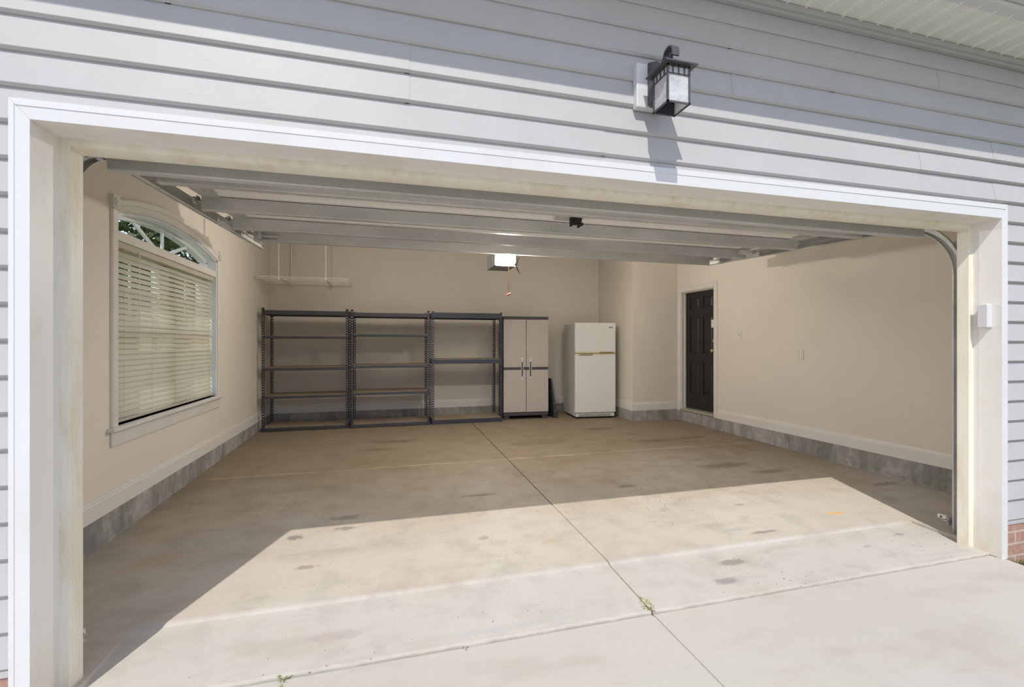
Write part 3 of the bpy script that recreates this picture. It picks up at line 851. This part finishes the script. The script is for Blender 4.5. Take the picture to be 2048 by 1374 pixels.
# ceiling wire rack
wr = thing('hanging_wire_rack', 'white wire storage rack hanging from the ceiling in the back left corner', 'rack', (-1.15, 7.42, 2.29))
mb = MB()
x0, x1, y0, y1 = -.60, .60, -.43, .43
y = y0
mb.tube([(x0, y0, 0), (x1, y0, 0)], .005, 6).tube([(x0, y1, 0), (x1, y1, 0)], .005, 6).tube([(x0, y0, 0), (x0, y1, 0)], .005, 6).tube([(x1, y0, 0), (x1, y1, 0)], .005, 6)
mb.tube([(x0, y0, -.03), (x1, y0, -.03)], .004, 6).tube([(x0, 0, 0), (x1, 0, 0)], .005, 6)
for i in range(9):
    yy = y0 + (y1 - y0) * (i + .5) / 9; mb.tube([(x0, yy, 0), (x1, yy, 0)], .0016, 5)
for i in range(22):
    xx = x0 + (x1 - x0) * (i + .5) / 22; mb.tube([(xx, y0, -.03), (xx, y0, .004), (xx, y1, .004)], .0014, 5)
build('wire_deck', mb, M['steelw'], wr)
for xx in (-.31, .30):
    build('support_bar', MB().box(xx - .012, xx + .012, y0 - .01, y1 + .03, -.020, -.006), M['steelw'], wr)
    for yy in (y0 + .005, y1 + .005):
        mb = MB().tube([(xx, yy, -.05), (xx, yy, CZ - 2.29)], .0055, 8).cyl((xx, yy, -.035), (xx, yy, -.02), .014, 8)
        build('hanging_rod', mb, M['steelw'], wr)

# ---------------------------------------------------------------- shelving units
def slotted(mb, x, y, sx, sy, h, w=.036, t=.0020):
    # L-angle post with real slots; sx, sy give the direction of both flanges
    pit = .0381; hw = .0085
    n = int((h - .02) / pit)
    for fl in (0, 1):
        def bx(u0, u1, z0, z1):
            if fl == 0: mb.box(*sorted((x + sx * u0, x + sx * u1)), *sorted((y, y + sy * t)), z0, z1)
            else: mb.box(*sorted((x, x + sx * t)), *sorted((y + sy * u0, y + sy * u1)), z0, z1)
        bx(0, w / 2 - hw, 0, h); bx(w / 2 + hw, w, 0, h)
        z = 0
        for i in range(n):
            zc = .02 + pit * i
            bx(w / 2 - hw, w / 2 + hw, z, zc); z = zc + .020
        bx(w / 2 - hw, w / 2 + hw, z, h)
def shelving(label, x0, x1, y0, y1, zf, h, levels, pm, bmats):
    t_ = thing('shelving_unit', label, 'shelving unit', ((x0 + x1) / 2, (y0 + y1) / 2, zf), 0, 'metal shelving units along the back wall')
    cx, cy = (x0 + x1) / 2, (y0 + y1) / 2; a, b = (x1 - x0) / 2, (y1 - y0) / 2
    for sx in (-1, 1):
        for sy in (-1, 1):
            mb = MB(); slotted(mb, sx * a, sy * b, -sx, -sy, h); build('post', mb, pm, t_)
    for (z, bh, bd) in levels:         # z = top of beam above the floor
        mb = MB()
        for sy in (-1, 1):
            yo = sy * (b - .004)
            pr = [(yo, z), (yo, z - bh), (yo - sy * .010, z - bh), (yo - sy * .010, z - bh + .003), (yo - sy * .003, z - bh + .003), (yo - sy * .003, z - .008), (yo - sy * .022, z - .008), (yo - sy * .022, z)]
            mb.loft([[(x, q, w) for q, w in pr] for x in (-a + .004, a - .004)])
            if bh > .03:
                mb.box(-a + .006, a - .006, *sorted((yo - sy * .0001, yo + sy * .003)), z - bh * .62, z - bh * .42)
        for sx in (-1, 1):
            xo = sx * (a - .004)
            mb.box(*sorted((xo, xo - sx * .003)), -b + .006, b - .006, z - bh, z)
        s_ = build('shelf_frame', mb, bmats, t_)
        build('shelf_board', MB().box(-a + .010, a - .010, -b + .010, b - .010, z - .008, z + .003 + bd), M['board'], s_)
    return t_
F1 = FZ(7.13) + .0015
c2z = lambda z: z + H - F1
shelving('tall five-tier dark metal shelving unit in the corner, leftmost of the three', -1.705, -.555, 7.130, 7.650, F1, .505 + H - F1,
         [(c2z(.470), .058, 0), (c2z(.105), .032, .002), (c2z(-.345), .044, .003), (c2z(-.748), .038, .003), (c2z(-1.195), .046, .004)], M['post'], M['beam'])
shelving('five-tier dark metal shelving unit with brown boards, middle of the three', -.520, .624, 7.110, 7.630, F1, .500 + H - F1,
         [(c2z(.455), .054, 0), (c2z(.140), .032, .002), (c2z(-.325), .044, .003), (c2z(-.728), .038, .003), (c2z(-1.195), .046, .004)], M['post'], M['beam'])
shelving('three-tier slate metal shelving unit with wide beams beside the cabinet', .655, 1.770, 7.110, 7.630, F1, .495 + H - F1,
         [(c2z(.478), .080, 0), (c2z(-.250), .066, .003), (c2z(-1.182), .062, .004)], M['post2'], M['post2'])

# ---------------------------------------------------------------- cabinet
cb = thing('storage_cabinet', 'taupe plastic two-door storage cabinet with dark trim beside the shelving', 'cabinet', (1.820, 7.225, FZ(7.25)), radians(-3))
W_, D_, HT = .765, .46, 1.690
mb = MB().box(.012, W_ - .012, .025, D_, .075, HT - .035); build('body', mb, M['cabd'], cb, bevel=.006)
mb = MB().box(0, W_, 0, D_ + .01, HT - .045, HT - .006).box(.01, W_ - .01, .01, D_, HT - .006, HT); build('lid', mb, M['cabd'], cb, bevel=.008)
build('base', MB().box(.004, W_ - .004, .012, D_, .060, .120), M['cabd'], cb, bevel=.005)
for xx in (.02, W_ - .10):
    for yy in (.03, D_ - .10):
        build('foot', MB().box(xx, xx + .08, yy, yy + .07, 0, .064), M['cabd'], cb, bevel=.004)
zm = .835
for k in (0, 1):
    a, b = (.006, W_ / 2 - .004) if k == 0 else (W_ / 2 + .004, W_ - .006)
    mb = MB()
    for z0, z1 in ((.122, zm - .022), (zm + .022, HT - .050)):
        mb.box(a, b, -.002, .030, z0, z1)
        mb.box(a + .03, b - .03, -.005, .0, z0 + .03, z1 - .03)
    d = build('door', mb, M['cab'], cb, bevel=.006)
    build('door_band', MB().box(a, b, .002, .028, zm - .022, zm + .022), M['cabd'], d)
    hx = W_ / 2 - .070 if k == 0 else W_ / 2 + .070
    mb = MB().box(hx - .020, hx + .020, -.010, .0, zm - .19, zm + .17)
    hd = build('handle', mb, M['silver'], d, bevel=.006)
    build('handle_grip', MB().box(hx - .009, hx + .009, -.013, -.008, zm - .13, zm + .11), M['black'], hd, bevel=.002)
# dark panel leaning by the cabinet
lp = thing('leaning_panel', 'dark board leaning upright between the cabinet and the refrigerator', 'board', (2.66, 7.30, FZ(7.3)), radians(4))
mb = MB().hexa([(.02, -.10, 0), (.085, -.10, 0), (.085, .34, 0), (.02, .34, 0), (-.035, -.08, .66), (-.012, -.08, .66), (-.012, .34, .66), (-.035, .34, .66)])
build('board', mb, M['post2'], lp, bevel=.004)
for i in range(4):
    z = .12 + .13 * i; x = .02 - .06 * z / .66
    build('screw', MB().cyl((x + .03, -.107, z), (x + .03, -.095, z), .006, 8), M['silver'], lp)

# ---------------------------------------------------------------- refrigerator
fg = thing('refrigerator', 'old white top-freezer refrigerator standing in the back alcove', 'refrigerator', (2.992, 7.030, FZ(7.05)), radians(-5))
W_, HT = .712, 1.595; fz = 1.085
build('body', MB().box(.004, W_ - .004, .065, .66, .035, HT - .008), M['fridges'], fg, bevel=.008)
d1 = build('freezer_door', MB().box(0, W_, 0, .058, fz + .022, HT), M['fridge'], fg, bevel=.012, bseg=3)
d2 = build('fridge_door', MB().box(0, W_, 0, .058, .098, fz - .022), M['fridge'], fg, bevel=.012, bseg=3)
build('door_gasket', MB().box(.01, W_ - .01, .052, .068, .10, HT - .01), M['grille'], fg)
mb = MB().box(.002, W_ - .002, -.004, .050, fz + .004, fz + .026); build('trim_strip', mb, M['cream'], d1, bevel=.003)
mb = MB().box(.002, W_ - .002, -.004, .050, fz - .026, fz - .004); build('trim_strip', mb, M['cream'], d2, bevel=.003)
build('handle', MB().box(.07, .30, -.018, -.002, fz - .030, fz - .006), M['brass'], d2, bevel=.005)
build('handle', MB().box(.42, .66, -.018, -.002, fz + .006, fz + .028), M['brass'], d1, bevel=.005)
build('badge', MB().box(W_ - .125, W_ - .055, -.004, .001, HT - .085, HT - .067), M['grille'], d1)
mb = MB().box(.02, W_ - .02, .012, .06, .030, .088); kb = build('kick_plate', mb, M['fridge'], fg, bevel=.006)
mb = MB()
for i in range(4):
    mb.box(.06, W_ - .09, .008, .014, .040 + .011 * i, .045 + .011 * i)
build('grille', mb, M['grille'], kb)
for xx in (.04, W_ - .08):
    build('foot', MB().box(xx, xx + .04, .05, .10, .0, .04), M['black'], fg)
    build('foot', MB().box(xx, xx + .04, .56, .60, .0, .04), M['black'], fg)

# ---------------------------------------------------------------- outlets and switch
def plate(name, label, cat, loc, nrm, sw=False):
    t_ = thing(name, label, cat, loc, math.atan2(nrm[1], nrm[0]) + pi / 2)
    # local: faces -Y
    build('cover_plate', MB().box(-.036, .036, -.006, 0, -.058, .058), M['outlet'], t_, bevel=.003)
    if sw:
        build('toggle', MB().box(-.005, .005, -.018, -.005, -.010, .012), M['white'], t_)
    else:
        for dz in (-.02, .02):
            build('socket', MB().box(-.015, .015, -.008, -.005, dz - .013, dz + .013), M['base'], t_, bevel=.003)
plate('wall_outlet', 'beige power outlet on the back wall behind the middle shelving unit', 'outlet', (.283, YB, H - .151), (0, -1))
plate('wall_outlet', 'small power outlet low on the left wall right of the window', 'outlet', (XL, 6.342, H - .728), (1, 0))
plate('wall_outlet', 'light power outlet in the middle of the bare right wall', 'outlet', RW(0, 4.33, H - .137), (-1, 0))
plate('light_switch', 'light switch on the right wall beside the dark house door', 'switch', RW(0, 5.28, H + .118), (-1, 0), True)

# ---------------------------------------------------------------- keypad box on the right jamb
kp = thing('jamb_sensor', 'small white box mounted on the right door jamb outside', 'sensor', (3.734, 2.049, H + .177))
build('back_plate', MB().box(-.012, 0, -.026, .026, -.073, .073), M['white'], kp, bevel=.002)
build('cover', MB().box(-.043, -.012, -.028, .028, -.076, .076), M['white'], kp, bevel=.006, bseg=3)

# ---------------------------------------------------------------- wall lantern
ln = thing('wall_lantern', 'bronze square outdoor lantern with seedy glass mounted on the siding above the opening', 'lantern', (1.252, 1.98, 2.50))
BX, BY, BZ = 1.252, 1.98, 2.50
q = lambda x, y, z: (x - BX, y - BY, z - BZ)
x0, x1, y0, y1 = 1.194, 1.311, 1.772, 1.889
zb_, zt = 2.431, 2.600
mb = MB().box(1.149 - BX, 1.315 - BX, -.026, .012, 2.500 - .008 - BZ, 2.704 - BZ)
build('mounting_block', mb, M['trim'], ln, bevel=.004)
# back plate: bevelled hexagonal-ended plate
mb = MB(); pl = [(-.045, -.095), (-.045, .105), (0, .120), (.045, .105), (.045, -.095), (0, -.112)]
mb.loft([[(a, -.026, b + .100) for a, b in pl], [(a, -.036, b + .100) for a, b in pl], [(a * .78, -.052, b * .86 + .100) for a, b in pl]])
build('back_plate', mb, M['bronze'], ln)
ax = (x0 + x1) / 2 - BX
mb = MB(); ctr = y0 + .062 - BY
pts = [(0, -.048, .135), (0, -.070, .150), (ax * .6, -.088, .165), (ax, -.105, .180)]
for k in range(9):
    a = pi * k / 8; pts.append((ax, ctr + .034 * cos(a), .184 + .030 * sin(a)))
pts.append((ax, ctr - .034, .160))
def strap(mb, pts, w, t):
    pts = [Vector(p) for p in pts]; rings = []
    for i, p in enumerate(pts):
        a = pts[max(i - 1, 0)]; b = pts[min(i + 1, len(pts) - 1)]; d = (b - a).normalized()
        u = Vector((1, 0, 0)); u = (u - d * u.dot(d)).normalized(); v = d.cross(u)
        rings.append([p + u * w + v * t, p - u * w + v * t, p - u * w - v * t, p + u * w - v * t])
    mb.loft(rings)
strap(mb, pts, .018, .004)
mb.cyl((ax, ctr, .125), (ax, ctr, .19), .010, 12)
build('arm', mb, M['bronze'], ln)
# roof
ov = .024
mb = MB()
r0 = [q(x0 - ov, y0 - ov, zt), q(x1 + ov, y0 - ov, zt), q(x1 + ov, y1 + ov, zt), q(x0 - ov, y1 + ov, zt)]
r1 = [q(x0 - ov, y0 - ov, zt + .006), q(x1 + ov, y0 - ov, zt + .006), q(x1 + ov, y1 + ov, zt + .006), q(x0 - ov, y1 + ov, zt + .006)]
r2 = [q(x0 + .02, y0 + .02, zt + .026), q(x1 - .02, y0 + .02, zt + .026), q(x1 - .02, y1 - .02, zt + .026), q(x0 + .02, y1 - .02, zt + .026)]
mb.loft([r0, r1, r2]); build('roof', mb, M['bronze'], ln)
# frame: four corner bars, bottom and top rails, fret bars
mb = MB(); b_ = .0075
for xa in (x0, x1 - b_):
    for ya in (y0, y1 - b_):
        mb.box(xa - BX, xa + b_ - BX, ya - BY, ya + b_ - BY, zb_ - BZ, zt - BZ)
for z in (zb_, zt - b_, zt - .040):
    h = b_ if z != zt - .040 else .003
    mb.box(x0 - BX, x1 - BX, y0 - BY, y0 + .005 - BY, z - BZ, z + h - BZ); mb.box(x0 - BX, x1 - BX, y1 - .005 - BY, y1 - BY, z - BZ, z + h - BZ)
    mb.box(x0 - BX, x0 + .005 - BX, y0 - BY, y1 - BY, z - BZ, z + h - BZ); mb.box(x1 - .005 - BX, x1 - BX, y0 - BY, y1 - BY, z - BZ, z + h - BZ)
for k in range(1, 4):
    xx = x0 + (x1 - x0) * k / 4; yy = y0 + (y1 - y0) * k / 4
    for ya in (y0, y1 - .004): mb.box(xx - .0025 - BX, xx + .0025 - BX, ya - BY, ya + .004 - BY, zt - .040 - BZ, zt - BZ)
    for xa in (x0, x1 - .004): mb.box(xa - BX, xa + .004 - BX, yy - .0025 - BY, yy + .0025 - BY, zt - .040 - BZ, zt - BZ)
build('frame', mb, M['bronze'], ln)
i_ = .005
for (a, b, c, d) in ((x0 + i_, x1 - i_, y0 + i_, y0 + i_ + .002), (x0 + i_, x1 - i_, y1 - i_ - .002, y1 - i_), (x0 + i_, x0 + i_ + .002, y0 + i_, y1 - i_), (x1 - i_ - .002, x1 - i_, y0 + i_, y1 - i_)):
    if c > y1 - .01: build('rear_panel', MB().box(a - BX, b - BX, c - BY, d - BY, zb_ + .006 - BZ, zt - .004 - BZ), M['dark'], ln)
    else: build('glass_panel', MB().box(a - BX, b - BX, c - BY, d - BY, zb_ + .006 - BZ, zt - .004 - BZ), M['seedy'], ln)
mb = MB(); cx_, cy_ = ax, (y0 + y1) / 2 - BY
mb.tube([(cx_, cy_, .10), (cx_, cy_, .075), (cx_, cy_, .060), (cx_, cy_, .040), (cx_, cy_, .018), (cx_, cy_, .0), (cx_, cy_, -.010)], [.012, .013, .020, .028, .028, .018, .004], 16)
build('bulb', mb, M['bulb'], ln, smooth=True)

# ---------------------------------------------------------------- plants
def blade(mb, p, d, l, w, bend):
    p = Vector(p); d = Vector(d).normalized(); s = d.cross(Vector((0, 0, 1)))
    if s.length < .1: s = Vector((1, 0, 0))
    s = s.normalized() * w
    m = p + d * l * .5 + Vector((0, 0, l * .10)); e = p + d * l + Vector((0, 0, -bend * l))
    mb.add([p - s, p + s, m + s * .7, m - s * .7, e], [(0, 1, 2, 3), (3, 2, 4)])
def weed(loc, r, n, label, el=1.0):
    random.seed(int(loc[0] * 100) + 50)
    mb = MB()
    for i in range(n):
        a = random.uniform(0, 2 * pi); rr = r * random.random()
        p = (rr * cos(a) * .4, rr * sin(a) * el, 0)
        blade(mb, p, (cos(a), sin(a), random.uniform(.3, 1.4)), random.uniform(.012, .032) * (r / .04), random.uniform(.0012, .0028), random.uniform(0, .4))
    o = build('weed', mb, M['weed']); o.location = loc
    tag(o, label, 'weed')
weed((1.287, 2.09, .004), .050, 120, 'green weed tuft growing in the long concrete joint', 1.0)
weed((-.406, 2.033, -.002), .045, 34, 'sparse weed tuft in the driveway seam, leftmost of the weeds')
weed((.339, 2.033, -.002), .022, 30, 'tiny weed in the driveway seam between the other two tufts')
mb = MB(); random.seed(5)
for i in range(9000):
    x = 3.775 + random.random() ** 1.3 * 1.4; y = random.uniform(1.3, 1.985)
    a = random.uniform(0, 2 * pi)
    blade(mb, (x, y, -.055), (cos(a), sin(a), random.uniform(.6, 2.2)), random.uniform(.025, .06), random.uniform(.0012, .003), random.uniform(.1, .6))
o = build('grass', mb, M['dry']); tag(o, 'strip of dry green grass beside the driveway below the brick', 'grass', kind='stuff')

# tree outside the arched window
tr = thing('leafy_tree', 'dark green leafy tree seen through the arched window light', 'tree', (-6.2, 15.5, -.06))
build('trunk', MB().tube([(0, 0, 0), (.1, .05, 1.6), (.0, .1, 3.2), (.15, 0, 5.5)], [.22, .18, .14, .06], 10), M['bark'], tr, smooth=True)
mb = MB(); random.seed(9)
cl = [(random.gauss(0, 1.6), random.gauss(0, 2.2), random.uniform(1.2, 7.8)) for _ in range(110)]
for c in cl:
    for i in range(150):
        v = Vector((random.gauss(0, 1), random.gauss(0, 1), random.gauss(0, 1))).normalized() * random.uniform(.25, .8)
        p = Vector(c) + v; a = Vector((random.gauss(0, 1), random.gauss(0, 1), random.gauss(0, 1))).normalized()
        b = a.cross(Vector((random.gauss(0, 1), random.gauss(0, 1), random.gauss(0, 1)))).normalized()
        l = random.uniform(.08, .15)
        mb.add([p - a * l, p + b * l * .5, p + a * l, p - b * l * .5], [(0, 1, 2, 3)])
build('foliage', mb, M['leaf'], tr)
